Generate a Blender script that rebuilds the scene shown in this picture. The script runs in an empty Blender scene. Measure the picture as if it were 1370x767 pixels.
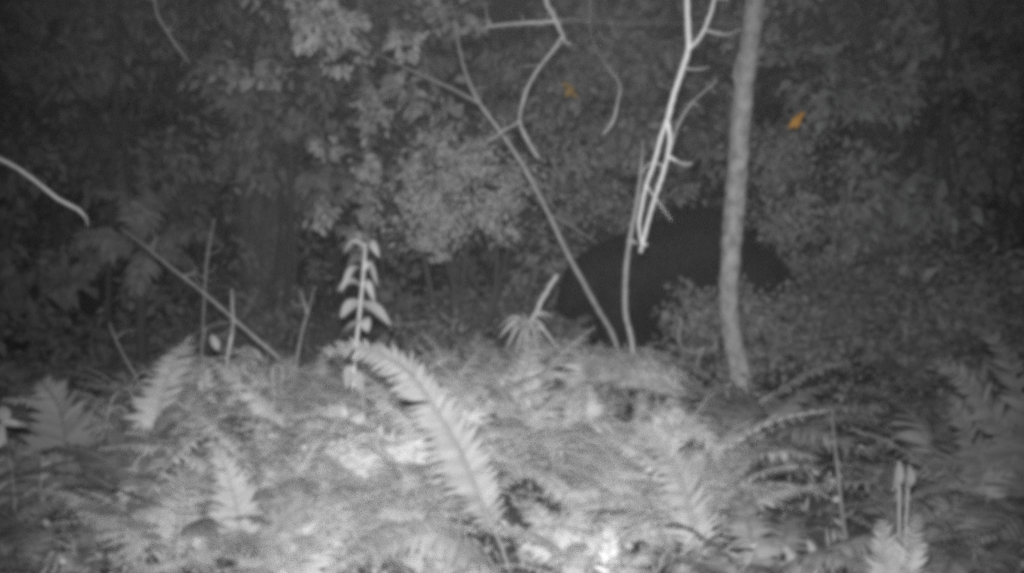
import bpy, bmesh, math, random
import numpy as np
from mathutils import Vector, Matrix

R = math.radians
rng = np.random.default_rng(7)
random.seed(7)
scene = bpy.context.scene
COL = scene.collection

# ------------------------------------------------------------------ camera
CAM = (0.0, 0.0, 1.1)
PITCH = R(-4.0)
cd = bpy.data.cameras.new('trail_view')
cd.sensor_width = 36.0
cd.angle = R(50.0)
cd.clip_start = 0.02
cd.clip_end = 300
cam = bpy.data.objects.new('trail_view', cd)
COL.objects.link(cam)
cam.location = CAM
cam.rotation_euler = (R(90) + PITCH, 0, 0)
scene.camera = cam

# ------------------------------------------------------------------ night sky
world = bpy.data.worlds.new('World')
scene.world = world
world.use_nodes = True
wn = world.node_tree
wn.nodes.clear()
sky = wn.nodes.new('ShaderNodeTexSky')
sky.sky_type = 'NISHITA'
sky.sun_disc = False
sky.sun_elevation = R(35)
sky.sun_rotation = R(160)
bw = wn.nodes.new('ShaderNodeRGBToBW')          # an infrared picture has no hue
bg = wn.nodes.new('ShaderNodeBackground')
bg.inputs['Strength'].default_value = 0.003
wo = wn.nodes.new('ShaderNodeOutputWorld')
wn.links.new(sky.outputs[0], bw.inputs[0])
wn.links.new(bw.outputs[0], bg.inputs['Color'])
wn.links.new(bg.outputs[0], wo.inputs['Surface'])

# the moon, hardly there
sd = bpy.data.lights.new('moon', 'SUN')
sd.energy = 0.01
sd.angle = R(0.5)
so = bpy.data.objects.new('moon', sd)
COL.objects.link(so)
so.rotation_euler = (R(55), 0, R(20))
so.location = (0, 0, 20)

# the infrared flash of the trail camera, set just above its lens
fd = bpy.data.lights.new('infrared_flash', 'SPOT')
fd.energy = 690
fd.spot_size = R(70)
fd.spot_blend = 1.0
fd.shadow_soft_size = 0.035
fl = bpy.data.objects.new('infrared_flash', fd)
COL.objects.link(fl)
fl.location = (0.0, 0.03, 1.19)
fl.rotation_euler = (R(90) - R(7.8), 0, R(-0.3))

vs = scene.view_settings
vs.view_transform = 'Standard'
vs.look = 'None'
vs.exposure = 0.0
vs.gamma = 1.0
vs.use_curve_mapping = False
scene.render.engine = 'CYCLES'
scene.cycles.use_denoising = False               # its grain stays
scene.cycles.filter_width = 6.4                  # the small sensor's soft picture
scene.cycles.max_bounces = 7
scene.cycles.diffuse_bounces = 5
scene.cycles.transmission_bounces = 4
scene.cycles.volume_bounces = 0

# ------------------------------------------------------------------ helpers
F = 685.0 / math.tan(R(25.0))
cp, sp = math.cos(PITCH), math.sin(PITCH)


def P(px, py, y):
    """photo pixel -> the point on its line of sight at distance y from the camera"""
    r = (px - 685.0) / F
    u = -(py - 383.5) / F
    d = Vector((r, cp - u * sp, sp + u * cp))
    return Vector(CAM) + d * (y / d.y)


def PX(n, y):
    return n * y / F


def gz(x, y):
    t = min(max((y - 1.5) / 5.0, 0), 1)
    z = 0.2 * t * t * (3 - 2 * t)
    if y > 9:
        z += 0.035 * (y - 9) ** 1.6
    wx = 1 / (1 + math.exp(-(x + 1.55) * 6)) / (1 + math.exp((x - .62) * 7))
    z += 0.15 * wx * math.exp(-((y - 4.4) / .85) ** 2)
    if y < 40:
        z -= .42 / (1 + math.exp(-(y - 5.6) * 4.5)) / (1 + math.exp((x + .1 + .03 * y) * 4))
    z += 0.03 * math.sin(x * 2.1 + 0.6) * math.sin(y * 1.7) + 0.015 * math.sin(x * 5.3 + y * 4.1)
    return z


def link_mesh(name, v, f, mat, parent=None, smooth=True):
    me = bpy.data.meshes.new(name)
    v = np.asarray(v, dtype=np.float32).reshape(-1, 3)
    if isinstance(f, np.ndarray):
        n, k = f.shape
        me.vertices.add(len(v))
        me.vertices.foreach_set('co', v.ravel())
        me.loops.add(n * k)
        me.loops.foreach_set('vertex_index', f.astype(np.int32).ravel())
        me.polygons.add(n)
        me.polygons.foreach_set('loop_start', np.arange(0, n * k, k, dtype=np.int32))
        me.update(calc_edges=True)
    else:
        me.from_pydata(v.tolist(), [], f)
        me.update()
    if smooth:
        me.polygons.foreach_set('use_smooth', np.ones(len(me.polygons), dtype=bool))
    me.materials.append(mat)
    return link(name, me, parent)


def link(name, me, parent=None):
    o = bpy.data.objects.new(name, me)
    COL.objects.link(o)
    if parent is not None:
        o.parent = parent
    return o


def empty(name, loc, rz=0.0, s=1.0):
    o = bpy.data.objects.new(name, None)
    COL.objects.link(o)
    o.empty_display_size = 0.1
    o.location = loc
    o.rotation_euler = (0, 0, rz)
    o.scale = (s, s, s)
    return o


def tag(o, label=None, cat=None, group=None, kind=None):
    if label:
        o['label'] = label
    if cat:
        o['category'] = cat
    if group:
        o['group'] = group
    if kind:
        o['kind'] = kind
    return o


def curve_pts(pts, n):
    """Catmull-Rom through pts, n samples"""
    p = [Vector(q) for q in pts]
    p = [p[0] * 2 - p[1]] + p + [p[-1] * 2 - p[-2]]
    out = []
    m = len(p) - 3
    for i in range(n):
        t = i / (n - 1) * m
        k = min(int(t), m - 1)
        t -= k
        a, b, c, d = p[k:k + 4]
        out.append(0.5 * ((2 * b) + (c - a) * t + (2 * a - 5 * b + 4 * c - d) * t * t + (3 * b - a - 3 * c + d) * t ** 3))
    return out


class MB:
    def __init__(self):
        self.v = []
        self.f = []

    def tube(self, pts, radii, n=None, sides=7, bump=0.0, origin=(0, 0, 0), seed=0):
        rr = random.Random(seed)
        n = n or max(8, 5 * len(pts))
        c = curve_pts(pts, n)
        o = Vector(origin)
        c = [q - o for q in c]
        base = len(self.v)
        side = None
        for i, q in enumerate(c):
            d = (c[min(i + 1, n - 1)] - c[max(i - 1, 0)]).normalized()
            if side is None:
                side = d.orthogonal().normalized()
            else:
                side = (side - d * side.dot(d)).normalized()
            w = d.cross(side)
            t = i / (n - 1) * (len(radii) - 1)
            k = min(int(t), len(radii) - 2)
            r = radii[k] + (radii[k + 1] - radii[k]) * (t - k)
            for s in range(sides):
                a = 2 * math.pi * s / sides
                rb = r * (1 + bump * rr.uniform(-1, 1))
                self.v.append(tuple(q + (side * math.cos(a) + w * math.sin(a)) * rb))
        for i in range(n - 1):
            for s in range(sides):
                a = base + i * sides + s
                b = base + i * sides + (s + 1) % sides
                self.f.append((a, b, b + sides, a + sides))
        self.f.append(tuple(base + s for s in reversed(range(sides))))
        self.f.append(tuple(base + (n - 1) * sides + s for s in range(sides)))
        return self

    def build(self, name, mat, parent=None, smooth=True):
        return link_mesh(name, self.v, self.f, mat, parent, smooth)


# leaf templates: x along the leaf, y across, z up; unit length, unit-ish width
LEAF_HI_V = np.array([[0, 0, 0], [.16, .30, .02], [.16, 0, -.03], [.16, -.30, .02], [.42, .5, .04], [.42, 0, -.03],
                      [.42, -.5, .04], [.74, .34, -.01], [.74, 0, -.06], [.74, -.34, -.01], [1, 0, -.16]])
LEAF_HI_F = np.array([[0, 2, 1], [0, 3, 2], [1, 2, 5], [1, 5, 4], [2, 3, 6], [2, 6, 5], [4, 5, 8], [4, 8, 7], [5, 6, 9], [5, 9, 8],
                      [7, 8, 10], [8, 9, 10]])
LEAF_LO_V = np.array([[0, 0, 0], [.4, .5, .05], [.45, 0, -.03], [.4, -.5, .05], [1, 0, -.12]])
LEAF_LO_F = np.array([[0, 2, 1], [0, 3, 2], [1, 2, 4], [2, 3, 4]])


def leaf_cloud(pos, xdir, ndir, length, width, hi=False):
    """arrays of leaves -> verts, faces"""
    T, TF = (LEAF_HI_V, LEAF_HI_F) if hi else (LEAF_LO_V, LEAF_LO_F)
    n = len(pos)
    x = xdir / np.linalg.norm(xdir, axis=1, keepdims=True)
    z = ndir - x * np.sum(x * ndir, axis=1, keepdims=True)
    z /= np.linalg.norm(z, axis=1, keepdims=True) + 1e-9
    y = np.cross(z, x)
    L = np.asarray(length).reshape(-1, 1, 1) * np.ones((n, 1, 1))
    W = np.asarray(width).reshape(-1, 1, 1) * np.ones((n, 1, 1))
    v = pos[:, None, :] + x[:, None, :] * (T[None, :, 0:1] * L) + y[:, None, :] * (T[None, :, 1:2] * W) + z[:, None, :] * (T[None, :, 2:3] * L)
    f = TF[None] + (np.arange(n) * len(T))[:, None, None]
    return v.reshape(-1, 3), f.reshape(-1, 3)


def clump_leaves(r, centre, rad, n, length, ratio=.5, hi=False, droop=.5, shell=.45):
    """a clump of n leaves filling an ellipsoid unevenly"""
    d = r.normal(size=(n, 3))
    d /= np.linalg.norm(d, axis=1, keepdims=True)
    q = shell + (1 - shell) * r.random((n, 1)) ** .7
    q *= 1 + .16 * r.normal(size=(n, 1))
    # sub-clusters break the outline up
    k = max(4, n // 26)
    cc = r.normal(size=(k, 3))
    cc /= np.linalg.norm(cc, axis=1, keepdims=True)
    cc *= (.35 + .65 * r.random((k, 1)))
    own = r.integers(0, k, n)
    p = np.where(r.random((n, 1)) < .8, cc[own] + r.normal(size=(n, 3)) * .17, d * q)
    pos = np.asarray(centre) + p * np.asarray(rad)
    x = p + r.normal(size=(n, 3)) * .7 + np.array([0, 0, -droop])
    nd = r.normal(size=(n, 3)) * .55 + np.array([0, -.35, .8])
    L = length * (.6 + .7 * r.random(n))
    return leaf_cloud(pos, x, nd, L, L * ratio, hi)


def frond(pts, plen, npair, width=.16, normal=(0, 0, 1), droop=.25, seed=0, origin=(0, 0, 0), rr=.004, bare=.12, lean=.35, prof=None, segs=3):
    """a fern frond along a curve: rachis + pinnae, as one mesh"""
    r = random.Random(seed)
    n = npair + 2
    full = curve_pts(pts, 60)
    # resample evenly
    o = Vector(origin)
    acc = [0.0]
    for a, b in zip(full, full[1:]):
        acc.append(acc[-1] + (b - a).length)
    tot = acc[-1]

    def at(s):
        s = min(max(s, 0), 1) * tot
        for i in range(len(full) - 1):
            if acc[i + 1] >= s:
                t = (s - acc[i]) / max(acc[i + 1] - acc[i], 1e-9)
                return full[i].lerp(full[i + 1], t)
        return full[-1]
    m = MB()
    m.tube(pts, [rr, rr * .7, rr * .25], n=16, sides=4, origin=origin)
    v, f = m.v, m.f
    N = Vector(normal)
    for i in range(npair):
        s = bare + (1 - bare) * (i + .5) / npair
        q = at(s) - o
        d = (at(s + .02) - at(s - .02)).normalized()
        side = d.cross(N).normalized()
        up = side.cross(d).normalized()
        u = (s - bare) / (1 - bare)
        L0 = plen * (prof(u) if prof else (min(1, .45 + u * 2.2) * (1 - u) ** .62 + .07))
        for sg in (-1, 1):
            if r.random() < .04:
                continue
            L = L0 * r.uniform(.72, 1.12)
            a = side * sg + d * (lean + .35 * u) + up * r.uniform(-.12, .2)
            a.normalize()
            b = (d - a * d.dot(a)).normalized()
            nn = a.cross(b)
            if nn.dot(up) < 0:
                nn = -nn
            W = L * width * r.uniform(.85, 1.15)
            base = len(v)
            v.append(tuple(q))
            dr = droop * r.uniform(.5, 1.6)
            curl = r.uniform(-.12, .22)
            prof_w = (0.85, .95, .6) if segs == 3 else (.8, .6)
            for j in range(segs):
                t = (j + .45) / (segs + .25)
                c = q + a * (L * t) - Vector((0, 0, 1)) * (L * dr * t * t) + b * (L * curl * t * t)
                v.append(tuple(c + b * W * prof_w[j] * .5 + nn * W * .1))
                v.append(tuple(c - b * W * prof_w[j] * .5 + nn * W * .1))
            c = q + a * L - Vector((0, 0, 1)) * (L * dr) + b * (L * curl)
            v.append(tuple(c))
            f.append((base, base + 1, base + 2))
            for j in range(segs - 1):
                k = base + 1 + 2 * j
                f.append((k, k + 2, k + 3, k + 1))
            k = base + 1 + 2 * (segs - 1)
            f.append((k, k + 2, k + 1))
    return m


# ------------------------------------------------------------------ materials (infrared greys)
def leaf_mat(name, val, var=.25, trans=.3, tint=(1, 1, 1), rough=.55):
    m = bpy.data.materials.new(name)
    m.use_nodes = True
    nt = m.node_tree
    nt.nodes.clear()
    N = nt.nodes.new
    geo = N('ShaderNodeNewGeometry')
    oi = N('ShaderNodeObjectInfo')
    tc = N('ShaderNodeTexCoord')
    noi = N('ShaderNodeTexNoise')
    noi.inputs['Scale'].default_value = 22
    noi.inputs['Detail'].default_value = 4
    nt.links.new(tc.outputs['Object'], noi.inputs['Vector'])

    def mth(op, a, b):
        k = N('ShaderNodeMath')
        k.operation = op
        for i, q in enumerate((a, b)):
            if isinstance(q, (int, float)):
                k.inputs[i].default_value = q
            else:
                nt.links.new(q, k.inputs[i])
        return k.outputs[0]
    a = mth('MULTIPLY', geo.outputs['Random Per Island'], var * 1.5)
    b = mth('MULTIPLY', oi.outputs['Random'], var)
    c = mth('MULTIPLY', noi.outputs[0], var * 1.2)
    s = mth('ADD', mth('ADD', a, b), c)
    s = mth('ADD', s, 1 - var * 1.85)
    s = mth('MAXIMUM', mth('MULTIPLY', s, val), .01)
    cmb = N('ShaderNodeCombineColor')
    for i in range(3):
        nt.links.new(mth('MULTIPLY', s, tint[i]), cmb.inputs[i])
    pb = N('ShaderNodeBsdfPrincipled')
    pb.inputs['Roughness'].default_value = rough
    pb.inputs['Specular IOR Level'].default_value = .3
    nt.links.new(cmb.outputs[0], pb.inputs['Base Color'])
    tr = N('ShaderNodeBsdfTranslucent')
    nt.links.new(cmb.outputs[0], tr.inputs['Color'])
    mx = N('ShaderNodeMixShader')
    mx.inputs[0].default_value = trans
    nt.links.new(pb.outputs[0], mx.inputs[1])
    nt.links.new(tr.outputs[0], mx.inputs[2])
    out = N('ShaderNodeOutputMaterial')
    nt.links.new(mx.outputs[0], out.inputs['Surface'])
    return m


def bark_mat(name, lo, hi, scale=14, stretch=.25, bump=.4, rough=.8, tint=(1, 1, 1)):
    m = bpy.data.materials.new(name)
    m.use_nodes = True
    nt = m.node_tree
    pb = nt.nodes['Principled BSDF']
    pb.inputs['Roughness'].default_value = rough
    pb.inputs['Specular IOR Level'].default_value = .2
    tc = nt.nodes.new('ShaderNodeTexCoord')
    mp = nt.nodes.new('ShaderNodeMapping')
    mp.inputs['Scale'].default_value = (1, 1, stretch)
    noi = nt.nodes.new('ShaderNodeTexNoise')
    noi.inputs['Scale'].default_value = scale
    noi.inputs['Detail'].default_value = 8
    noi.inputs['Roughness'].default_value = .7
    cr = nt.nodes.new('ShaderNodeValToRGB')
    cr.color_ramp.elements[0].position = .3
    cr.color_ramp.elements[1].position = .7
    cr.color_ramp.elements[0].color = (lo * tint[0], lo * tint[1], lo * tint[2], 1)
    cr.color_ramp.elements[1].color = (hi * tint[0], hi * tint[1], hi * tint[2], 1)
    bp = nt.nodes.new('ShaderNodeBump')
    bp.inputs['Strength'].default_value = bump
    bp.inputs['Distance'].default_value = .01
    nt.links.new(tc.outputs['Object'], mp.inputs[0])
    nt.links.new(mp.outputs[0], noi.inputs['Vector'])
    nt.links.new(noi.outputs[0], cr.inputs[0])
    nt.links.new(cr.outputs[0], pb.inputs['Base Color'])
    nt.links.new(noi.outputs[0], bp.inputs['Height'])
    nt.links.new(bp.outputs[0], pb.inputs['Normal'])
    return m


M = dict(
    fern=leaf_mat('fern_pale', .78, .16, .4),
    fern_hero=leaf_mat('fern_bright', .6, .16, .45),
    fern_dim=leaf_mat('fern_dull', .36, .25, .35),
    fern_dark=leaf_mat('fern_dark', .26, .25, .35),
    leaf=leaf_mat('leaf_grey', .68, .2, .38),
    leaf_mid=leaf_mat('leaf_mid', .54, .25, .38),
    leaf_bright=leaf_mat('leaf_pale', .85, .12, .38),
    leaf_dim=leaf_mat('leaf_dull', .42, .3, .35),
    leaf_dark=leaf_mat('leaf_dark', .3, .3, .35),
    leaf_green=leaf_mat('leaf_dull_greenish', .54, .3, .35, (.975, 1.0, .985)),
    leaf_orange=leaf_mat('leaf_orange', .95, .25, .2, (1.0, .52, .1)),
    leaf_ochre=leaf_mat('leaf_ochre', .6, .3, .2, (1.0, .66, .22)),
    herb=leaf_mat('herb_pale', .6, .12, .35),
    moss=leaf_mat('moss', .82, .3, .3),
    cover=leaf_mat('cover', .6, .3, .35),
    litter=leaf_mat('litter', .2, .5, .1),
    soil=bark_mat('soil', .05, .14, 5, 1, .8),
    bark=bark_mat('bark', .4, .75, 45, .5, .8),
    bark_trunk=bark_mat('bark_mottled', .2, .68, 26, .7, 1.0),
    bark_dim=bark_mat('bark_dull', .1, .24, 18, .2),
    bark_dark=bark_mat('bark_dark', .06, .14, 18, .2),
    bark_pale=bark_mat('bark_pale', .65, .9, 30, .3, .2),
    bark_mid=bark_mat('bark_grey', .35, .6, 40, .3),
    fur=bark_mat('black_fur', .01, .045, 40, .4, .5, .7),
    nose=bark_mat('nose_black', .02, .03, 20, 1, .1, .4),
    log=bark_mat('log_mossy', .35, .65, 16, .5, .8),
)

# ------------------------------------------------------------------ ground
nx, ny = 90, 110
xs = np.concatenate([np.linspace(-24, -9, 12, endpoint=False), np.linspace(-9, 9, nx - 24), np.linspace(9, 24, 13)[1:]])
ys = np.concatenate([np.linspace(-6, 0, 8, endpoint=False), np.linspace(0, 16, ny - 28), np.linspace(16, 34, 21)[1:]])
gv = [(x, y, gz(x, y) + .02 * rng.normal() * (1 if 0 < y < 16 else 0)) for y in ys for x in xs]
gf = []
for j in range(len(ys) - 1):
    for i in range(len(xs) - 1):
        a = j * len(xs) + i
        gf.append((a, a + 1, a + 1 + len(xs), a + len(xs)))
tag(link_mesh('ground', gv, gf, M['soil']), 'dark forest floor rising to a slope behind the undergrowth', None, None, 'structure')

# leaf litter and low creeping cover: uncountable
n = 9000
y = 1.6 + 9 * rng.random(n) ** 1.2
x = (rng.random(n) * 2 - 1) * (y * .55 + .4)
pos = np.array([(a, b, gz(a, b) + .015 + .03 * rng.random()) for a, b in zip(x, y)])
v, f = leaf_cloud(pos, rng.normal(size=(n, 3)) * [1, 1, .25], rng.normal(size=(n, 3)) * .35 + [0, 0, 1], .05 + .06 * rng.random(n), .025 + .03 * rng.random(n))
tag(link_mesh('leaf_litter', v, f, M['litter']), 'fallen dead leaves scattered over the forest floor', 'leaf litter', None, 'stuff')
n = 15000
y = 2.0 + 5.0 * rng.random(n)
x = np.minimum((rng.random(n) * 2 - 1) * (y * .52 + .3), 9)
far = x > y * .22 + .1 * np.sin(y * 3)
x = np.where(far & (rng.random(n) < .5), -rng.random(n) * y * .5 + .1, x)
hmax = .13 + .1 * np.sin(x * 3.1 + y * 2.3) + .06 * np.sin(x * 7.7 - y * 5.1)
inlog = (y > 4.2) & (y < 5.8) & (x > 0) & (x < .95)
inlog |= np.sin(x * 6.3 + 1.0) * np.sin(y * 5.1 + x * 2.0) < -.4
h = rng.random(n) ** 1.5 * np.maximum(hmax * .5, .02) * np.where(inlog, .15, 1)
pos = np.array([(a, b, gz(a, b) + .02 + c) for a, b, c in zip(x, y, h)])
blade = rng.random(n) < .6
L = np.where(blade, .05 + .06 * rng.random(n), .018 + .03 * rng.random(n))
W = np.where(blade, .004 + .004 * rng.random(n), .01 + .014 * rng.random(n))
v, f = leaf_cloud(pos, rng.normal(size=(n, 3)) + [0, 0, .3], rng.normal(size=(n, 3)) * .6 + [0, -.3, .8], L, W)
tag(link_mesh('ground_cover', v, f, M['cover']), 'low creeping ground cover between the ferns', 'ground cover', None, 'stuff')

# ------------------------------------------------------------------ the animal
DA = 6.6


def make_animal():
    root = empty('black_animal', (P(920, 400, DA).x, DA, gz(P(920, 400, DA).x, DA)))
    tag(root, 'black bulky shaggy animal hunched on four legs with lowered head behind the log', 'animal')
    o = Vector(root.location)
    balls = []      # (px, py, radius px, depth offset m, depth squash)

    def chain(keys, n):
        for a, b in zip(keys, keys[1:]):
            for i in range(n):
                t = i / n
                balls.append([p + (q - p) * t for p, q in zip(a, b)])
        balls.append(list(keys[-1]))
    # spine from rump to head
    chain([(1028, 388, 22, 0, 1.0), (984, 368, 46, 0, .92), (940, 343, 67, 0, .9), (890, 356, 62, 0, .9), (838, 371, 58, 0, .85),
           (806, 372, 44, -.02, .85), (782, 380, 33, -.04, .9), (768, 396, 21, -.05, .95), (760, 409, 13, -.055, 1.0)], 5)
    # legs: near front, far front, near hind, far hind
    chain([(832, 390, 40, -.10, .8), (822, 425, 28, -.13, .9), (818, 462, 20, -.13, 1), (817, 478, 19, -.14, 1.1), (806, 484, 15, -.14, 1.2)], 5)
    chain([(852, 392, 38, .12, .8), (850, 425, 26, .14, .9), (856, 462, 19, .14, 1), (854, 478, 18, .14, 1.1), (843, 483, 14, .14, 1.2)], 5)
    chain([(1000, 375, 46, -.12, .8), (1000, 415, 33, -.15, .9), (1021, 446, 21, -.15, 1), (1014, 474, 17, -.15, 1), (998, 483, 15, -.16, 1.2)], 5)
    chain([(985, 380, 44, .12, .8), (972, 418, 31, .14, .9), (988, 448, 20, .14, 1), (982, 474, 17, .14, 1), (966, 483, 15, .14, 1.2)], 5)
    # ears, tail
    balls.append([795, 343, 9, -.10, .6])
    balls.append([797, 342, 9, .06, .6])
    chain([(1050, 378, 11, 0, 1), (1046, 392, 8, 0, 1)], 3)
    bm = bmesh.new()
    for px, py, r, dy, sq in balls:
        c = P(px, py, DA) - o
        c.y += dy
        rm = PX(r, DA)
        bmesh.ops.create_icosphere(bm, subdivisions=2, radius=rm, matrix=Matrix.Translation(c) @ Matrix.Diagonal((1, sq, 1, 1)))
    me = bpy.data.meshes.new('raw')
    bm.to_mesh(me)
    bm.free()
    tmp = bpy.data.objects.new('raw', me)
    COL.objects.link(tmp)
    md = tmp.modifiers.new('r', 'REMESH')
    md.mode = 'VOXEL'
    md.voxel_size = .018
    ms = tmp.modifiers.new('s', 'SMOOTH')
    ms.factor = .6
    ms.iterations = 6
    dg = bpy.context.evaluated_depsgraph_get()
    body = bpy.data.meshes.new_from_object(tmp.evaluated_get(dg))
    bpy.data.objects.remove(tmp)
    body.name = 'body'
    body.materials.clear()
    body.materials.append(M['fur'])
    body.polygons.foreach_set('use_smooth', np.ones(len(body.polygons), dtype=bool))
    link('body', body, root)
    # coat: short hair blades over the skin
    co = np.zeros(len(body.vertices) * 3, dtype=np.float32)
    no = np.zeros(len(body.vertices) * 3, dtype=np.float32)
    body.vertices.foreach_get('co', co)
    body.vertices.foreach_get('normal', no)
    co = co.reshape(-1, 3)
    no = no.reshape(-1, 3)
    k = rng.integers(0, len(co), 26000)
    p = co[k] + rng.normal(size=(len(k), 3)) * .008
    d = no[k] * .55 + np.array([.55, 0, -.55]) + rng.normal(size=(len(k), 3)) * .25
    d /= np.linalg.norm(d, axis=1, keepdims=True)
    ln = (.02 + .03 * rng.random((len(k), 1)))
    s = np.cross(d, rng.normal(size=(len(k), 3)))
    s /= np.linalg.norm(s, axis=1, keepdims=True)
    v = np.stack([p + s * .0025, p - s * .0025, p + d * ln], axis=1).reshape(-1, 3)
    f = np.arange(len(v)).reshape(-1, 3)
    tag(link_mesh('coat', v, f, M['fur'], root), None, None, None, 'stuff')
    # nose and eyes
    for nm, px, py, r, dy in (('nose', 755, 416, 6, -.06), ('eye', 768, 378, 3, -.155), ('eye', 768, 378, 3, .07)):
        bm = bmesh.new()
        c = P(px, py, DA) - o
        c.y += dy
        bmesh.ops.create_icosphere(bm, subdivisions=2, radius=PX(r, DA), matrix=Matrix.Translation(c) @ Matrix.Diagonal((1, 1.3, .8, 1)))
        me = bpy.data.meshes.new(nm)
        bm.to_mesh(me)
        bm.free()
        me.materials.append(M['nose'])
        link(nm, me, root)


make_animal()


# ------------------------------------------------------------------ stems, poles, vines, trees
def stem_thing(name, label, cat, base_pt, tubes, mat, group=None, sides=7, bump=.08, leaves=None, leafmat=None, stubs=0, thin=1.0):
    """tubes: list of (part name, pts, radii)"""
    root = empty(name, base_pt)
    tag(root, label, cat, group)
    rs = random.Random(len(label) * 3 + len(tubes))
    extra = []
    for q in range(stubs):
        nm, pts, rad = tubes[q % len(tubes)]
        c = curve_pts(pts, 40)
        k_ = rs.randrange(10, 38)
        a_ = c[k_]
        dv = (c[k_ + 1] - c[k_ - 1]).normalized()
        sd_ = dv.cross(Vector((0, 1, 0))).normalized() * rs.choice((-1, 1))
        L_ = rs.uniform(.05, .16)
        m1 = a_ + (sd_ + dv * rs.uniform(-.4, .8)) * L_ * .5 + Vector((0, rs.uniform(-.04, .04), 0))
        m2 = m1 + (sd_ * rs.uniform(.2, .8) + dv * rs.uniform(-.5, .9)) * L_ * .6
        extra.append(('twig', [a_, m1, m2], [.0028, .002, .001]))
    for i, (nm, pts, rad) in enumerate(list(tubes) + extra):
        rad = [x_ * thin for x_ in rad]
        MB().tube(pts, rad, n=max(14, 9 * len(pts)), sides=sides, bump=bump * 1.8, origin=base_pt, seed=i + len(label)).build(nm, mat, root)
    if leaves is not None:
        v, f = leaves
        link_mesh('foliage', np.asarray(v) - np.array(base_pt), f, leafmat, root)
    return root


def onground(p, sink=.04):
    return Vector((p.x, p.y, gz(p.x, p.y) - sink))


def merge(parts):
    vs_, fs_, k = [], [], 0
    for v, f in parts:
        vs_.append(v)
        fs_.append(f + k)
        k += len(v)
    return np.concatenate(vs_), np.concatenate(fs_)


# slim pale tree in front of the animal
DT = 5.55
b = P(992, 516, DT)
b.z = gz(b.x, b.y) - .05
tp = [b, P(990, 505, DT), P(978, 440, DT), P(975, 390, DT), P(981, 300, DT), P(987, 220, DT), P(995, 120, DT), P(1008, 20, DT), P(1016, -90, DT), P(1012, -260, DT), P(1026, -420, DT)]
LIMB1 = [P(1016, -90, DT), P(985, -175, 5.2), P(920, -215, 4.6), P(840, -235, 4.2), P(730, -215, 4.3), P(620, -210, 4.6)]
LIMB2 = [P(1012, -200, DT), P(1090, -260, 5.4), P(1200, -290, 5.0), P(1330, -300, 4.8)]
r2 = np.random.default_rng(11)
lv = [clump_leaves(r2, P(px, py, d), (rx, rx, rx * .6), nn, .075, .5) for px, py, d, rx, nn in
      ((1010, -330, 5.7, .8, 1400), (880, -300, 4.6, .5, 700), (680, -290, 4.6, .45, 600), (1250, -370, 5.1, .6, 900), (1120, -260, 5.8, .4, 500))]
lv += [clump_leaves(r2, P(px, py, d), (rx, .2, rx * .7), nn, .03, .5) for px, py, d, rx, nn in
       ((985, 50, 5.75, .13, 110), (1015, 20, 5.75, .14, 120), (1005, 90, 5.72, .1, 90), (998, 140, 5.72, .08, 50), (1010, 55, 5.72, .1, 90))]
t = stem_thing('slim_tree', 'slim pale grey tree trunk standing in front of the black animal', 'tree', b,
               [('trunk', tp, [PX(23, DT), PX(14.5, DT), PX(13.5, DT), PX(14, DT), PX(14.5, DT), PX(14, DT), PX(13, DT), PX(12, DT), PX(10, DT)]),
                ('limb', LIMB1, [.03, .022, .016, .012, .01]), ('limb', LIMB2, [.03, .02, .014, .01]),
                ('twig', [P(991, 125, DT), P(985, 110, DT - .03), P(984, 92, DT - .05), P(990, 70, DT - .05)], [.012, .008, .004])],
               M['bark_trunk'], sides=14, bump=.07, leaves=merge(lv), leafmat=M['leaf_dim'])
for c in t.children:
    if c.name.startswith('foliage'):
        c.name = 'crown'

# hanging pale branch with two strands
DV = 4.0
top = P(915, -215, 4.35)
stem_thing('hanging_branch', 'bright bare forked branch hanging with two dangling strands above the black animal', 'branch', top,
           [('stem', [top, P(917, -110, 4.1), P(919, -20, DV), P(920, 30, DV), P(921, 64, DV), P(912, 95, DV), P(902, 125, DV), P(893, 160, DV)], [.012, .010, .009, .009, .0085]),
            ('fork', [P(921, 66, DV), P(936, 50, DV - .02), P(946, 30, DV - .03), P(955, 0, DV - .03), P(962, -60, DV), P(950, -225, 4.4)], [.006, .006, .005, .005, .005]),
            ('twig', [P(934, 52, DV), P(944, 37, DV + .03), P(946, 22, DV + .05)], [.004, .003, .002]),
            ('strand', [P(893, 158, DV), P(884, 185, DV - .01), P(875, 218, DV - .02), P(864, 250, DV - .03), P(859, 275, DV - .03), P(855, 300, DV - .02), P(858, 326, DV)], [.0078, .0065, .006, .0056, .005, .0045]),
            ('strand', [P(893, 160, DV), P(896, 190, DV + .01), P(889, 225, DV + .02), P(877, 262, DV + .02), P(866, 300, DV + .01), P(857, 338, DV)], [.0078, .007, .0065, .006, .0066]),
            ('twig', [P(858, 332, DV), P(862, 328, DV - .02), P(866, 327, DV - .03)], [.005, .005, .003]),
            ('twig', [P(891, 207, DV), P(903, 214, DV), P(915, 219, DV + .05), P(926, 219, DV + .08)], [.006, .005, .005, .003])],
           M['bark_pale'], bump=.12, stubs=5)
# feathery twig beside it
r3 = np.random.default_rng(5)
fp = [P(897, 200, 4.1), P(905, 172, 4.15), P(922, 142, 4.2), P(940, 124, 4.25), P(960, 108, 4.3)]
pos = np.array([tuple(q) for q in curve_pts(fp[1:], 26)]) + r3.normal(size=(26, 3)) * .015
lv = leaf_cloud(pos, r3.normal(size=(26, 3)), r3.normal(size=(26, 3)), .03, .012)
stem_thing('feathery_twig', 'thin feathery twig rising beside the bright hanging branch', 'twig', fp[0], [('stem', fp, [.005, .004, .003, .002])], M['bark'], leaves=lv, leafmat=M['fern_dim'])

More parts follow.
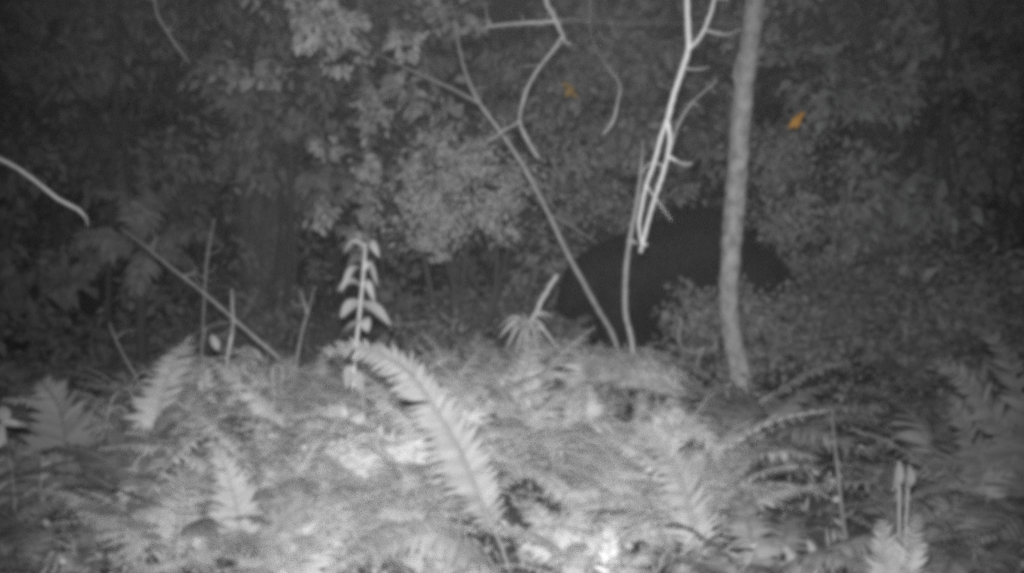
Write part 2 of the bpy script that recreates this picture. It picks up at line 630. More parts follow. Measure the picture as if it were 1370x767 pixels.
# upright thin sapling touching the strands
DS = 5.4
bs = onground(P(848, 470, DS))
stem_thing('thin_sapling', 'thin grey bent sapling rising from the log up behind the hanging strands', 'sapling', bs,
           [('stem', [bs, P(846, 462, DS), P(837, 420, DS), P(837, 370, DS), P(842, 325, DS), P(852, 272, DS), P(858, 225, DS), P(860, 186, DS)], [.014, .013, .012, .012, .011, .008, .003]),
            ('knot', [P(839, 322, DS), P(846, 323, DS), P(853, 326, DS - .02)], [.011, .013, .006])], M['bark'])

# long leaning pole
DP = 5.5
bp_ = onground(P(830, 470, 5.75))
stem_thing('leaning_pole', 'long thin straight dead stem leaning left across the black animal', 'dead stem', bp_,
           [('stem', [bp_, P(824, 460, 5.72), P(795, 405, 5.65), P(757, 335, 5.6), P(735, 288, 5.6), P(700, 222, DP), P(672, 180, DP), P(640, 135, DP), P(624, 100, DP), P(614, 62, DP), P(610, 30, DP)],
             [.017, .016, .015, .014, .013, .011, .009, .006, .004]),
            ('branch', [P(640, 137, DP), P(600, 116, DP + .1), P(560, 98, DP + .2), P(500, 70, DP + .35)], [.009, .008, .007, .004]),
            ('twig', [P(733, 286, 5.6), P(760, 300, 5.75), P(800, 326, 5.95)], [.008, .006, .004])], M['bark_mid'], stubs=5, thin=.85)

# hanging broken branch at the top
DB = 4.5
hb = P(716, -214, 4.32)
stem_thing('broken_branch', 'pale crooked broken branch hanging down beside the leaning dead stem', 'branch', hb,
           [('stem', [hb, P(722, -100, 4.4), P(730, -5, DB), P(738, 15, DB), P(746, 32, DB), P(755, 52, DB)], [.012, .012, .012, .014, .013, .008]),
            ('bough', [P(744, 28, DB), P(712, 30, DB), P(680, 32, DB + .05), P(649, 36, DB + .1)], [.01, .009, .009, .007]),
            ('bough', [P(746, 29, DB), P(800, 28, DB + .3), P(860, 31, DB + .6), P(960, 30, DB + 1.0), P(1004, 34, DT)], [.004, .0025, .002, .002]),
            ('strand', [P(752, 48, DB), P(742, 64, DB), P(726, 84, DB), P(708, 112, DB), P(697, 145, DB), P(696, 165, DB), P(707, 190, DB), P(720, 211, DB)], [.009, .009, .008, .008, .008, .009, .007]),
            ('twig', [P(696, 162, DB), P(675, 174, DB), P(650, 190, DB + .05)], [.006, .006, .004]),
            ('twig', [P(752, 50, DB), P(760, 58, DB), P(764, 57, DB)], [.006, .005, .004])], M['bark_mid'], bump=.2, stubs=8, thin=.7)
ht = P(822, -222, 4.25)
stem_thing('dangling_twig', 'short curved pale twig dangling between the broken branch and the hanging strands', 'twig', ht,
           [('stem', [ht, P(796, -60, 4.5), P(790, 40, 4.7), P(812, 88, 4.75), P(829, 112, 4.75), P(826, 138, 4.75), P(820, 162, 4.75), P(806, 180, 4.75)], [.001, .001, .001, .0012, .003, .0055, .006, .004])], M['bark'], bump=.12)

# second, dim tree at left of centre with overhanging clumps
D2 = 6.6
b2 = onground(P(488, 470, D2), .06)
L2 = [P(478, -60, D2), P(380, -150, 6.0), P(280, -170, 5.3), P(200, -150, 4.9), P(120, -160, 4.8)]
r4 = np.random.default_rng(21)
lv = [clump_leaves(r4, P(px, py, d), (PX(rx, d), .22, PX(ry, d)), nn, PX(ls, d), .55, True) for px, py, d, rx, ry, nn, ls in
      ((440, 40, 5.2, 44, 32, 300, 15), (425, 15, 5.3, 40, 22, 170, 15), (540, 57, 5.2, 22, 16, 90, 14), (470, 75, 5.9, 40, 20, 90, 14),
       (484, 225, 5.7, 16, 24, 90, 13), (441, 200, 6.0, 18, 12, 60, 12), (428, 285, 6.0, 24, 18, 80, 13), (345, 5, 5.6, 10, 9, 12, 16), (495, 150, 6.3, 32, 36, 170, 12), (488, 325, 6.4, 30, 24, 130, 12), (495, 270, 6.4, 24, 26, 110, 12),
       (600, 20, 6.6, 60, 30, 120, 16), (340, 90, 6.8, 60, 50, 130, 16), (560, 130, 6.8, 50, 40, 150, 16))]
lv += [clump_leaves(r4, P(px, py, d), (rx, rx, rx * .6), nn, .08, .5) for px, py, d, rx, nn in ((470, -260, 6.6, .9, 1500), (230, -230, 5.2, .5, 600))]
t = stem_thing('forest_tree', 'slender dark tree with pale leaf clumps hanging from its boughs', 'tree', b2,
               [('trunk', [b2, P(489, 400, D2), P(491, 250, D2), P(487, 100, D2), P(478, -60, D2), P(470, -250, D2)], [.045, .04, .036, .034, .03, .025]),
                ('limb', L2, [.03, .022, .014, .009]),
                ('limb', [P(488, 130, D2), P(470, 80, 6.1), P(440, 45, 5.25)], [.014, .01, .005]), ('limb', [P(485, 90, D2), P(520, 70, 6.0), P(545, 55, 5.2), P(600, 25, 6.5)], [.014, .01, .006, .003]),
                ('limb', [P(490, 250, D2), P(488, 232, 6.2), P(484, 225, 5.9)], [.01, .007, .004]), ('limb', [P(490, 300, D2), P(455, 292, 6.2), P(428, 284, 6.0)], [.01, .007, .004]),
                ('limb', [P(489, 215, D2), P(465, 205, 6.2), P(441, 200, 6.0)], [.01, .007, .004]),
                ('limb', [P(487, 110, D2), P(420, 80, 6.7), P(340, 90, 6.8), P(345, 5, 5.6)], [.014, .01, .006, .004]), ('limb', [P(488, 150, D2), P(525, 140, 6.7), P(560, 130, 6.8)], [.012, .009, .005])],
               M['bark_dim'], sides=10, bump=.06, leaves=merge(lv), leafmat=M['leaf'])
for c in t.children:
    if c.name.startswith('foliage'):
        c.name = 'crown'
hv = P(204, -148, 4.9)
stem_thing('hanging_vine', 'thin curved pale vine hanging against dark foliage away from the other branches', 'vine', hv,
           [('stem', [hv, P(205, -60, 4.9), P(207, 0, 4.9), P(212, 22, 4.9), P(224, 42, 4.9), P(238, 64, 4.9), P(254, 84, 4.9)], [.006, .006, .007, .008, .007, .006, .004]),
            ('twig', [P(222, 38, 4.9), P(230, 40, 4.9), P(236, 38, 4.9)], [.004, .003, .002])], M['bark_mid'], stubs=3, thin=.6)

# bright bough reaching in from a shrub that stands at the edge
DL = 3.6
bl = Vector((P(-130, 300, DL).x, DL, 0))
bl.z = gz(bl.x, bl.y) - .04
stem_thing('bare_sapling', 'bare sapling with one bright bough reaching over the dark tree fern', 'sapling', bl,
           [('stem', [bl, bl + Vector((.02, 0, .5)), P(-115, 250, DL), P(-110, 100, DL), P(-120, -80, DL)], [.02, .018, .015, .013, .008]),
            ('bough', [P(-112, 180, DL), P(-60, 190, DL), P(-4, 211, DL), P(25, 226, DL), P(55, 248, DL), P(78, 266, DL), P(104, 280, DL), P(112, 288, DL)], [.007, .006, .005, .0045, .0045, .0045, .004, .002]),
            ('twig', [P(106, 281, DL), P(114, 290, DL), P(118, 302, DL)], [.003, .002, .001])], M['bark_pale'])

# long fallen stem slanting into the ferns
DF = 4.9
bf = onground(P(436, 545, 4.7))
stem_thing('slanting_pole', 'long thin dead stem slanting down into the ferns beside the pair-leaved plant', 'dead stem', bf,
           [('stem', [bf, P(424, 530, 4.72), P(385, 490, 4.75), P(330, 442, 4.8), P(270, 390, 4.9), P(225, 355, 5.0), P(190, 326, 5.1), P(160, 304, 5.2)], [.009, .009, .009, .008, .007, .006, .004]),
            ('twig', [P(247, 369, 4.95), P(258, 366, 4.93), P(263, 358, 4.9)], [.006, .005, .003])], M['bark_mid'], stubs=5, thin=.72)


def sapling(name, label, tubes, d, mat, group=None, cat='sapling', leaf=None):
    p0 = onground(tubes[0][1][0])
    tubes = [(tubes[0][0], [p0] + list(tubes[0][1]), tubes[0][2])] + tubes[1:]
    return stem_thing(name, label, cat, p0, tubes, mat, group, leaves=leaf, leafmat=M['leaf'], stubs=2, thin=.75, bump=.15)


d = 4.6
sapling('forked_sapling', 'thin forked bare sapling standing just beyond the slanting dead stem',
        [('stem', [P(388, 505, d), P(395, 490, d), P(403, 450, d), P(411, 420, d), P(422, 383, d)], [.006, .006, .005, .004, .002]),
         ('twig', [P(411, 420, d), P(407, 405, d), P(402, 388, d)], [.005, .004, .002])], d, M['bark_mid'])
d = 4.4
r5 = np.random.default_rng(31)
q = [P(x, yy, d) for x, yy in ((268, 482), (292, 470), (335, 465), (325, 492), (275, 495), (300, 498), (345, 505), (312, 488), (255, 488), (330, 478))]
lv = leaf_cloud(np.array([tuple(a) for a in q]), np.array([[-1, -.2, -.1], [-.2, -.3, .8], [.8, -.2, -.8], [.9, 0, -.4], [-.8, 0, -.5], [.1, -.2, -.9], [.9, -.1, -.6], [.3, -.4, -.7], [-1, 0, -.6], [1, -.2, -.1]]),
                np.tile([[0, -.4, 1.]], (10, 1)) + r5.normal(size=(10, 3)) * .3, .085, .035, True)
sapling('knotty_sapling', 'knotty pale sapling with a few leaves at its foot crossing the slanting stem',
        [('stem', [P(306, 545, d), P(304, 485, d), P(308, 460, d), P(312, 435, d), P(311, 410, d), P(310, 386, d)], [.007, .007, .007, .009, .004, .005, .003]),
         ('twig', [P(312, 430, d), P(280, 437, d + .1), P(250, 455, d + .2), P(228, 480, d + .25)], [.003, .002, .0015, .001]),
         ('twig', [P(306, 478, d), P(268, 482, d)], [.004, .002]), ('twig', [P(306, 474, d), P(335, 465, d)], [.004, .002])], d, M['bark'], leaf=lv)
d = 5.3
sapling('straight_sapling', 'thin dim straight sapling rising in front of the tree fern',
        [('stem', [P(270, 480, d), P(274, 390, d), P(278, 340, d), P(287, 292, d)], [.005, .005, .005, .003])], d, M['bark_mid'])
d = 4.9
sapling('short_twig', 'short bare slanting twig standing above the fern bank under the tree fern',
        [('stem', [P(184, 510, d), P(178, 498, d), P(160, 465, d), P(146, 432, d)], [.005, .005, .004, .003])], d, M['bark_mid'])
d = 4.3
sapling('bent_reed', 'pale reed bent double over the ferns beneath the forked sapling',
        [('stem', [P(366, 580, d), P(366, 530, d), P(365, 496, d), P(371, 490, d), P(378, 497, d), P(374, 540, d)], [.005, .005, .005, .004, .004, .003])], d, M['bark'], cat='reed')
d = 2.95
sapling('dry_stalk', 'tall dry stalk with a hanging withered leaf tip standing among dim ferns', 
        [('stem', [P(1140, 800, d), P(1136, 755, d), P(1127, 690, d), P(1121, 630, d), P(1116, 590, d), P(1113, 552, d)], [.011, .01, .009, .007, .006, .005, .002]),
         ('withered_leaf', [P(1116, 585, d), P(1111, 592, d - .03), P(1109, 608, d - .04)], [.003, .005, .002])], d, M['bark_dim'], cat='stalk')

# ------------------------------------------------------------------ mossy log
DG = 5.45
ga, gb = P(675, 546, DG + .12), P(930, 556, DG - .12)
gr = .33
lroot = empty('mossy_log', ga)
lroot.location.z = gz(ga.x, ga.y)
tag(lroot, 'rounded moss covered fallen log lying in front of the black animal', 'log')
lo = Vector(lroot.location)
ax = (gb - ga)
nL, nS = 40, 26
lvv, lff = [], []
axn = ax.normalized()
su = Vector((0, 0, 1))
su = (su - axn * su.dot(axn)).normalized()
sv = axn.cross(su)
for i in range(nL + 1):
    t = i / nL
    e = max(0.0, (t - .62) / .38)
    e0 = max(0.0, (.12 - t) / .12)
    rad = gr * math.sqrt(max(0.0015, 1 - e ** 2.2)) * math.sqrt(max(.02, 1 - e0 ** 2)) * (1 + .05 * math.sin(t * 9))
    c = ga + ax * t + Vector((0, 0, .0 - .015 * math.sin(t * 3)))
    for s in range(nS):
        a = 2 * math.pi * s / nS
        q = rad * (1 + .05 * math.sin(3 * a + t * 6) + .03 * rng.normal())
        lvv.append(tuple(c + su * math.cos(a) * q + sv * math.sin(a) * q - lo))
for i in range(nL):
    for s in range(nS):
        a = i * nS + s
        b_ = i * nS + (s + 1) % nS
        lff.append((a, b_, b_ + nS, a + nS))
lff.append(tuple(range(nS)))
lff.append(tuple(nL * nS + s for s in reversed(range(nS))))
log = link_mesh('trunk', lvv, lff, M['log'], lroot)
co = np.array(lvv)
k = rng.integers(0, len(co), 15000)
cen = np.array([tuple(ga + ax * (i // nS / nL) - lo) for i in k])
no = co[k] - cen
no /= np.linalg.norm(no, axis=1, keepdims=True) + 1e-6
keep = no[:, 2] > -.3
k, no = k[keep], no[keep]
p = co[k] + rng.normal(size=(len(k), 3)) * .012
dd = no * .45 + np.array([.35, -.15, -.5]) + rng.normal(size=no.shape) * .35
v, f = leaf_cloud(p, dd, no + rng.normal(size=no.shape) * .3, .018 + .03 * rng.random(len(k)), .004 + .005 * rng.random(len(k)))
tag(link_mesh('moss', v, f, M['moss'], lroot), None, None, None, 'stuff')
# pale leaf lying on the log
lp = P(778, 512, DG - gr - .0)
lp.y = DG - .24
v, f = leaf_cloud(np.array([tuple(P(762, 508, DG - .30))]), np.array([[1., 0, -.25]]), np.array([[0., -1, .6]]), .15, .085, True)
tag(link_mesh('fallen_leaf', v, f, M['herb']), 'broad pale fallen leaf lying on the side of the mossy log', 'leaf')

# ------------------------------------------------------------------ drooping rosette plant on a stem
d = 4.7
rb = onground(P(706, 620, d))
root = empty('rosette_plant', rb)
tag(root, 'drooping rosette of narrow pale leaves on a stem with a snapped stick above', 'plant')
MB().tube([rb, P(705, 600, d), P(704, 520, d), P(706, 450, d), P(708, 432, d)], [.009, .008, .007, .008], origin=rb, bump=.1).build('stem', M['bark'], root)
MB().tube([P(707, 438, d), P(716, 420, d), P(728, 396, d), P(746, 367, d)], [.011, .010, .011, .008], n=24, origin=rb, bump=.25, seed=4).build('snapped_stick', M['bark'], root)
for i, (tx, ty, dz, w) in enumerate(((668, 452, -.1, .014), (676, 470, -.2, .012), (690, 478, -.25, .012), (668, 438, .05, .011), (722, 478, -.15, .012), (733, 450, .05, .012), (735, 432, .1, .011),
                                     (740, 426, .0, .009), (683, 446, -.22, .013), (700, 474, -.28, .012), (724, 455, -.2, .012), (752, 478, -.05, .008), (690, 428, .16, .011))):
    a = P(707, 432, d)
    b_ = P(tx, ty, d + dz)
    mid = (a + b_) / 2 + Vector((0, 0, .035))
    c = [a, mid, b_]
    pts = curve_pts(c, 7)
    vv = []
    for j, q in enumerate(pts):
        t = j / 6
        w_ = w * .6 * (math.sin(math.pi * min(1, t * .85 + .12)) + .05)
        sd_ = (pts[min(j + 1, 6)] - pts[max(j - 1, 0)]).cross(Vector((0, -1, .6))).normalized()
        vv += [tuple(q + sd_ * w_ - rb), tuple(q - Vector((0, 0, .004)) - rb), tuple(q - sd_ * w_ - rb)]
    ff = []
    for j in range(6):
        k = j * 3
        ff += [(k, k + 1, k + 4, k + 3), (k + 1, k + 2, k + 5, k + 4)]
    link_mesh('leaf', vv, ff, M['leaf_bright'], root)

# ------------------------------------------------------------------ plant with opposite drooping leaf pairs
d = 3.9
pb_ = onground(P(462, 640, d))
root = empty('paired_leaf_plant', pb_)
tag(root, 'tall upright plant with pairs of pale drooping leaves along its stem', 'plant')
stem = [pb_, P(465, 600, d), P(470, 545, d), P(475, 480, d), P(480, 430, d), P(485, 380, d), P(488, 340, d), P(488, 325, d)]
MB().tube(stem, [.006, .006, .005, .005, .004, .003, .002], n=40, origin=pb_).build('stem', M['bark_pale'], root)


def bent_leaf(a, b_, arch, w, origin, mat, parent, name='leaf', yoff=0.0, fold=.25, nrm=(0, -1, .5)):
    mid = (a + b_) / 2 + Vector((0, yoff, arch))
    pts = curve_pts([a, mid, b_], 9)
    vv, ff = [], []
    for j, q in enumerate(pts):
        t = j / 8
        w_ = w * (math.sin(math.pi * t ** .85) ** .8 + .04)
        tg = (pts[min(j + 1, 8)] - pts[max(j - 1, 0)]).normalized()
        sd_ = tg.cross(Vector(nrm)).normalized()
        nn = sd_.cross(tg)
        vv += [tuple(q + sd_ * w_ + nn * w_ * fold - origin), tuple(q - origin), tuple(q - sd_ * w_ + nn * w_ * fold - origin)]
    for j in range(8):
        k = j * 3
        ff += [(k, k + 1, k + 4, k + 3), (k + 1, k + 2, k + 5, k + 4)]
    return link_mesh(name, vv, ff, mat, parent)


for (ax_, ay_, lx, ly, la, rx, ry, ra, w) in ((488, 330, 462, 346, 12, 514, 346, 12, 7), (487, 361, 458, 388, 16, 504, 386, 18, 8), (485, 383, 456, 397, 10, 500, 408, 14, 8),
                                              (483, 404, 454, 428, 6, 519, 434, 6, 11), (479, 431, 449, 458, 2, 497, 446, 9, 12), (473, 498, 459, 526, 14, 484, 540, 14, 9),
                                              (470, 545, 440, 552, 8, 500, 556, 10, 9)):
    for tx, ty, ar in ((lx, ly, la), (rx, ry, ra)):
        bent_leaf(P(ax_, ay_, d), P(tx + random.uniform(-7, 6), ty + random.uniform(-8, 6), d + random.uniform(-.07, .05)), PX(ar, d), PX(w * random.uniform(.6, .95), d), pb_, M['herb'], root, yoff=-.01, nrm=(random.uniform(-.4, .4), random.uniform(-1.1, -.4), 1))

# ------------------------------------------------------------------ ferns
def fern_variants(k, mat, plen, npair, seed0, width, arch):
    out = []
    for i in range(k):
        r = random.Random(seed0 + i)
        el = R(r.uniform(62, 84))
        pts = [Vector((0, 0, 0))]
        x_, z_ = 0.0, 0.0
        side = r.uniform(-.25, .25)
        for j in range(1, 7):
            el -= R(r.uniform(.7, 1.3) * arch)
            x_ += math.cos(el) / 6
            z_ += math.sin(el) / 6
            pts.append(Vector((x_, side * (j / 6) ** 2, z_)))
        m = frond(pts, plen * r.uniform(.85, 1.15), npair, width, (0, 0, 1) if arch < 30 else (-.4, 0, 1), r.uniform(.1, .4), seed0 * 7 + i, rr=.008)
        me = bpy.data.meshes.new('frond')
        me.from_pydata(m.v, [], m.f)
        me.update()
        me.polygons.foreach_set('use_smooth', np.ones(len(me.polygons), dtype=bool))
        me.materials.append(mat)
        out.append(me)
    return out


def lacy_variants(k, mat, plen, npair, seed0, arch):
    out = []
    for i in range(k):
        r = random.Random(seed0 + i)
        el = R(r.uniform(62, 84))
        pts = [Vector((0, 0, 0))]
        x_, z_ = 0.0, 0.0
        side = r.uniform(-.25, .25)
        for j in range(1, 7):
            el -= R(r.uniform(.7, 1.3) * arch)
            x_ += math.cos(el) / 6
            z_ += math.sin(el) / 6
            pts.append(Vector((x_, side * (j / 6) ** 2, z_)))
        m = MB().tube(pts, [.008, .006, .002], n=14, sides=4)
        c = curve_pts(pts, 60)
        for q in range(npair):
            u = (q + .5) / npair
            s_ = .25 + .75 * u
            t0 = c[int(s_ * 58)]
            dv = (c[int(s_ * 58) + 1] - c[max(int(s_ * 58) - 1, 0)]).normalized()
            sd_ = dv.cross(Vector((0, 0, 1))).normalized()
            L = plen * (1 - u) ** .8 * r.uniform(.85, 1.1) + .02
            for sg in (-1, 1):
                a = (sd_ * sg + dv * (.35 + .3 * u) + Vector((0, 0, r.uniform(-.1, .25)))).normalized()
                e = t0 + a * L - Vector((0, 0, L * r.uniform(.1, .4)))
                mm = frond([t0, t0.lerp(e, .5) + Vector((0, 0, L * .08)), e], L * .28, max(5, int(L * 55)), .34, (0, 0, 1), .15, seed=q * 2 + sg, rr=.003, bare=.04, segs=2)
                k0 = len(m.v)
                m.v += mm.v
                m.f += [tuple(z + k0 for z in ff_) for ff_ in mm.f]
        me = bpy.data.meshes.new('frond')
        me.from_pydata(m.v, [], m.f)
        me.update()
        me.polygons.foreach_set('use_smooth', np.ones(len(me.polygons), dtype=bool))
        me.materials.append(mat)
        out.append(me)
    return out


FV = {'lacy': lacy_variants(5, M['fern'], .34, 14, 400, 11.5), 'pale': fern_variants(7, M['fern'], .18, 44, 100, .2, 11.5), 'dim': fern_variants(5, M['fern_dim'], .2, 36, 200, .2, 13),
      'broad': fern_variants(4, M['fern'], .22, 34, 300, .21, 10)}


def fern(loc, size, nf, kind, label, group, seed, name='fern', tilt=0.0):
    r = random.Random(seed)
    root = empty(name, loc, r.uniform(0, 6.28))
    tag(root, label, 'fern', group)
    vs_ = FV[kind]
    for i in range(nf):
        o = link('frond', vs_[r.randrange(len(vs_))], root)
        a = 2 * math.pi * (i + r.uniform(-.35, .35)) / nf
        o.rotation_euler = (r.uniform(-.3, .3), r.uniform(-.35, .35), a)
        s = size * r.uniform(.65, 1.15)
        o.scale = (s, s, s)
        o.location = (0, 0, .0)
    return root


# things one can find, (x, y) of their foot, to say which fern or weed is meant
MARKS = [('the knotty sapling', P(304, 500, 4.4)), ('the forked sapling', P(390, 500, 4.6)), ('the pair-leaved plant', P(462, 600, 3.9)), ('the rosette plant', P(706, 600, 4.7)),
         ('the mossy log', P(800, 530, 5.2)), ('the large arching frond', P(640, 700, 3.05)), ('the drooping frond tip', P(915, 700, 3.6)), ('the foot of the slanting dead stem', P(430, 540, 4.7)),
         ('the short slanting twig', P(182, 510, 4.9)), ('the bent reed', P(366, 560, 4.2)), ('the tree fern', P(190, 470, 6.2)), ('the low bush under the slim tree', P(1040, 620, 4.6)),
         ('the tall dry stalk', P(1140, 760, 2.95)), ('the reaching level fronds', P(1340, 700, 3.3)), ('the slim tree trunk', P(992, 516, 5.7)), ('the bright bare bough', P(40, 500, 3.6)),
         ('the loose grey bush on the slope', P(1250, 500, 6.0))]


def near_mark(x_, y_):
    nm, q_ = min(MARKS, key=lambda m_: (m_[1].x - x_) ** 2 + (m_[1].y - y_) ** 2)
    if abs(q_.y - y_) > abs(q_.x - x_):
        rel = 'before' if y_ < q_.y else 'behind'
    else:
        rel = 'beside'
    return rel + ' ' + nm


spots = []
rf = random.Random(3)
tries = 0
while len(spots) < 165 and tries < 40000:
    tries += 1
    y_ = rf.uniform(2.85, 5.2)
    px = rf.uniform(-60, 985)
    x_ = (px - 685) / F * y_
    # keep the log clear of tall ferns
    if y_ > 4.1 and 700 < px < 960:
        continue
    if y_ > 4.3 and 70 < px < 200:
        continue
    if math.sin(x_ * 6.3 + 1.0) * math.sin(y_ * 5.1 + x_ * 2.0) < -.45:
        continue
    if px > 900 and y_ > 4.3:
        continue
    if y_ < 3.3 and 570 < px < 730:
        continue
    if y_ < 3.2 and 270 < px < 350:
        continue
    if y_ < 3.3 and 850 < px < 985:
        continue
    mind = .14 + .01 * y_
    if all((x_ - a) ** 2 + (y_ - b_) ** 2 > mind * mind for a, b_, _ in spots):
        spots.append((x_, y_, px))
for i, (x_, y_, px) in enumerate(spots):
    # crowns reach the bank's top edge
    edge = 505 if px < 640 else 505 + (px - 640) * .22
    ztop = P(px, edge + (30 if px < 150 else 0) + 60 * rf.random() ** 1.3, y_).z
    g = gz(x_, y_)
    s = min(max((ztop - g) / .5, .38), .56 + .2 * rf.random() ** 2, .3 + (y_ - 2.85) * .4)
    kind = rf.choice(['pale', 'pale', 'lacy', 'lacy', 'broad'])
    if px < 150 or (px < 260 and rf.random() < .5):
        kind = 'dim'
    look = {'pale': 'narrow-fronded', 'lacy': 'lacy', 'broad': 'broad-fronded', 'dim': 'greyer'}[kind]
    w_ = near_mark(x_, y_)
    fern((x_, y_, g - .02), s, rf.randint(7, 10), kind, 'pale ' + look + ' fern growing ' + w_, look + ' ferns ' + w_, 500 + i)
for i in range(62):
    y_ = rf.uniform(3.0, 6.6)
    px = rf.uniform(1000, 1430)
    if 1060 < px < 1220:
        px += 190
    if px < 1040:
        y_ = min(y_, 4.6) * .9
    x_ = (px - 685) / F * y_
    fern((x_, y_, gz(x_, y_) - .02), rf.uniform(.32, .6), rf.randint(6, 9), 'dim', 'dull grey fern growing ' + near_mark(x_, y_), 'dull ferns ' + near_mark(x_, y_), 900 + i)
for i in range(16):
    y_ = rf.uniform(5.2, 7.4)
    px = rf.uniform(-30, 640)
    x_ = (px - 685) / F * y_
    fern((x_, y_, gz(x_, y_) - .02), rf.uniform(.35, .55), rf.randint(6, 9), 'dim', 'dim dark fern growing ' + near_mark(x_, y_), 'dim ferns ' + near_mark(x_, y_), 1200 + i)

for i in range(22):
    y_ = rf.uniform(4.1, 4.75)
    px = rf.uniform(170, 665)
    x_ = (px - 685) / F * y_
    g = gz(x_, y_)
    kind = rf.choice(['pale', 'lacy', 'broad'])
    w_ = near_mark(x_, y_)
    fern((x_, y_, g - .02), min(max((P(px, 482 + 34 * rf.random(), y_).z - g) / .66, .3), .56), rf.randint(6, 9), kind, 'taller ragged pale fern growing ' + w_, 'taller ragged ferns ' + w_, 1700 + i)
for i in range(14):
    y_ = rf.uniform(4.2, 4.8)
    px = rf.uniform(690, 985)
    x_ = (px - 685) / F * y_
    g = gz(x_, y_)
    s = min(max((P(px, 548 + 30 * rf.random() + max(0, px - 880) * .3, y_).z - g) / .62, .2), .36)
    kind = rf.choice(['pale', 'lacy'])
    w_ = near_mark(x_, y_)
    fern((x_, y_, g - .02), s, rf.randint(7, 10), kind, 'low tufted pale fern growing ' + w_, 'low tufted ferns ' + w_, 1500 + i)

# standout fronds
def hero(name, label, base, fronds, mat):
    root = empty(name, base)
    tag(root, label, 'fern')
    for i, (pts, plen, npair, w, nrm, dr) in enumerate(fronds):
        frond([base] + pts, plen, npair, w, nrm, dr, seed=i * 3 + len(label), origin=base, rr=.005, bare=.2).build('frond', mat, root)
    return root


d = 3.1
hb_ = onground(P(690, 790, d))
hero('arching_fern', 'large bright fern with one long frond arching over beside the pair-leaved plant', hb_,
     [([P(672, 735, d), P(648, 680, d), P(615, 605, d), P(580, 545, d), P(545, 498, d + .03), P(505, 474, d + .05), P(470, 466, d + .05), P(434, 470, d + .03)], PX(58, d), 72, .15, (.25, -1, .45), .12),
      ([P(690, 770, d + .02), P(722, 725, d + .08), P(765, 700, d + .15), P(815, 705, d + .2)], PX(60, d), 30, .15, (0, -.6, 1), .3),
      ([P(660, 770, d), P(600, 720, d - .1), P(540, 720, d - .15), P(490, 745, d - .2)], PX(55, d), 30, .15, (0, -.8, 1), .3)], M['fern_hero'])
d = 3.15
hb2 = onground(P(928, 790, d))
hero('drooping_fern', 'bright fern with a drooping frond tip standing before the end of the log', hb2,
     [([P(925, 720, d), P(915, 660, d), P(895, 610, d), P(900, 578, d), P(930, 575, d - .05), P(955, 598, d - .08), P(962, 630, d - .1)], PX(46, d), 60, .12, (.3, -.8, .5), .15),
      ([P(935, 740, d - .1), P(925, 690, d - .1), P(908, 640, d - .12), P(880, 590, d - .15), P(850, 565, d - .15)], PX(52, d), 52, .12, (.2, -1, .4), .12),
      ([P(905, 750, d), P(860, 705, d + .05), P(800, 690, d + .1), P(745, 700, d + .12)], PX(52, d), 34, .15, (0, -.5, 1), -.35)], M['fern_hero'])
d = 2.75
hb3 = onground(P(1195, 850, d))
hero('spiky_fern', 'bright upright fern tuft standing beside the tall dry stalk', hb3,
     [([P(1190, 800, d), P(1183, 750, d), P(1180, 696, d)], PX(50, d), 24, .22, (.1, -1, .2), -.1), ([P(1205, 800, d), P(1215, 750, d), P(1226, 690, d + .05)], PX(42, d), 22, .22, (-.2, -1, .2), -.1),
      ([P(1180, 810, d), P(1165, 780, d), P(1150, 760, d - .05)], PX(45, d), 20, .22, (0, -1, .5), 0), ([P(1220, 820, d), P(1260, 790, d), P(1300, 790, d - .1)], PX(42, d), 22, .2, (0, -.7, 1), .2)], M['fern_hero'])
d = 3.2
hb4 = onground(P(1395, 760, d))
hero('reaching_fern', 'grey fern reaching two level fronds towards the tall dry stalk', hb4,
     [([P(1380, 650, d), P(1340, 622, d), P(1290, 616, d), P(1230, 624, d)], PX(45, d), 34, .16, (0, -.4, 1), .2), ([P(1370, 690, d - .3), P(1330, 708, d - .4), P(1290, 715, d - .45), P(1240, 727, d - .5)], PX(40, d), 30, .16, (0, -.4, 1), .2),
      ([P(1370, 640, d), P(1330, 560, d), P(1290, 510, d), P(1250, 480, d)], PX(62, d), 40, .2, (.3, -1, .4), .1),
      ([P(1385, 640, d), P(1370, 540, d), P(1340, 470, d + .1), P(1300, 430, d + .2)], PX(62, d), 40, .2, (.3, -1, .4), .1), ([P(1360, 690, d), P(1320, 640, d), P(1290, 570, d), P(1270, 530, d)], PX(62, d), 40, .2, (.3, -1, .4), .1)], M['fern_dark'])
d = 3.5
hb5 = onground(P(75, 740, d))
hero('leaning_fern', 'soft grey fern with tall comb-like fronds standing under the bright bare bough', hb5,
     [([P(80, 690, d), P(88, 610, d), P(80, 550, d), P(55, 510, d)], PX(75, d), 44, .17, (.1, -1, .3), .05), ([P(100, 690, d), P(140, 620, d - .1), P(170, 590, d - .15), P(215, 590, d - .2)], PX(55, d), 40, .17, (.1, -1, .6), .1),
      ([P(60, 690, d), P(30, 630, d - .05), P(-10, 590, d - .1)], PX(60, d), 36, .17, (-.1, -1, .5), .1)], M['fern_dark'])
d = 3.1
hb6 = onground(P(330, 800, d))
hero('upright_fern', 'bright blurred fern frond standing upright before the bent reed', hb6,
     [([P(325, 760, d), P(320, 700, d), P(306, 640, d), P(290, 600, d)], PX(48, d), 50, .16, (.2, -1, .3), .1), ([P(345, 760, d), P(375, 705, d - .05), P(410, 680, d - .1), P(450, 690, d - .15)], PX(42, d), 44, .17, (.1, -.9, .7), .2),
      ([P(310, 770, d), P(260, 720, d), P(215, 690, d - .1), P(180, 690, d - .15)], PX(46, d), 44, .17, (0, -.9, .7), .2)], M['fern_hero'])
d = 3.6
hb7 = onground(P(555, 700, d))
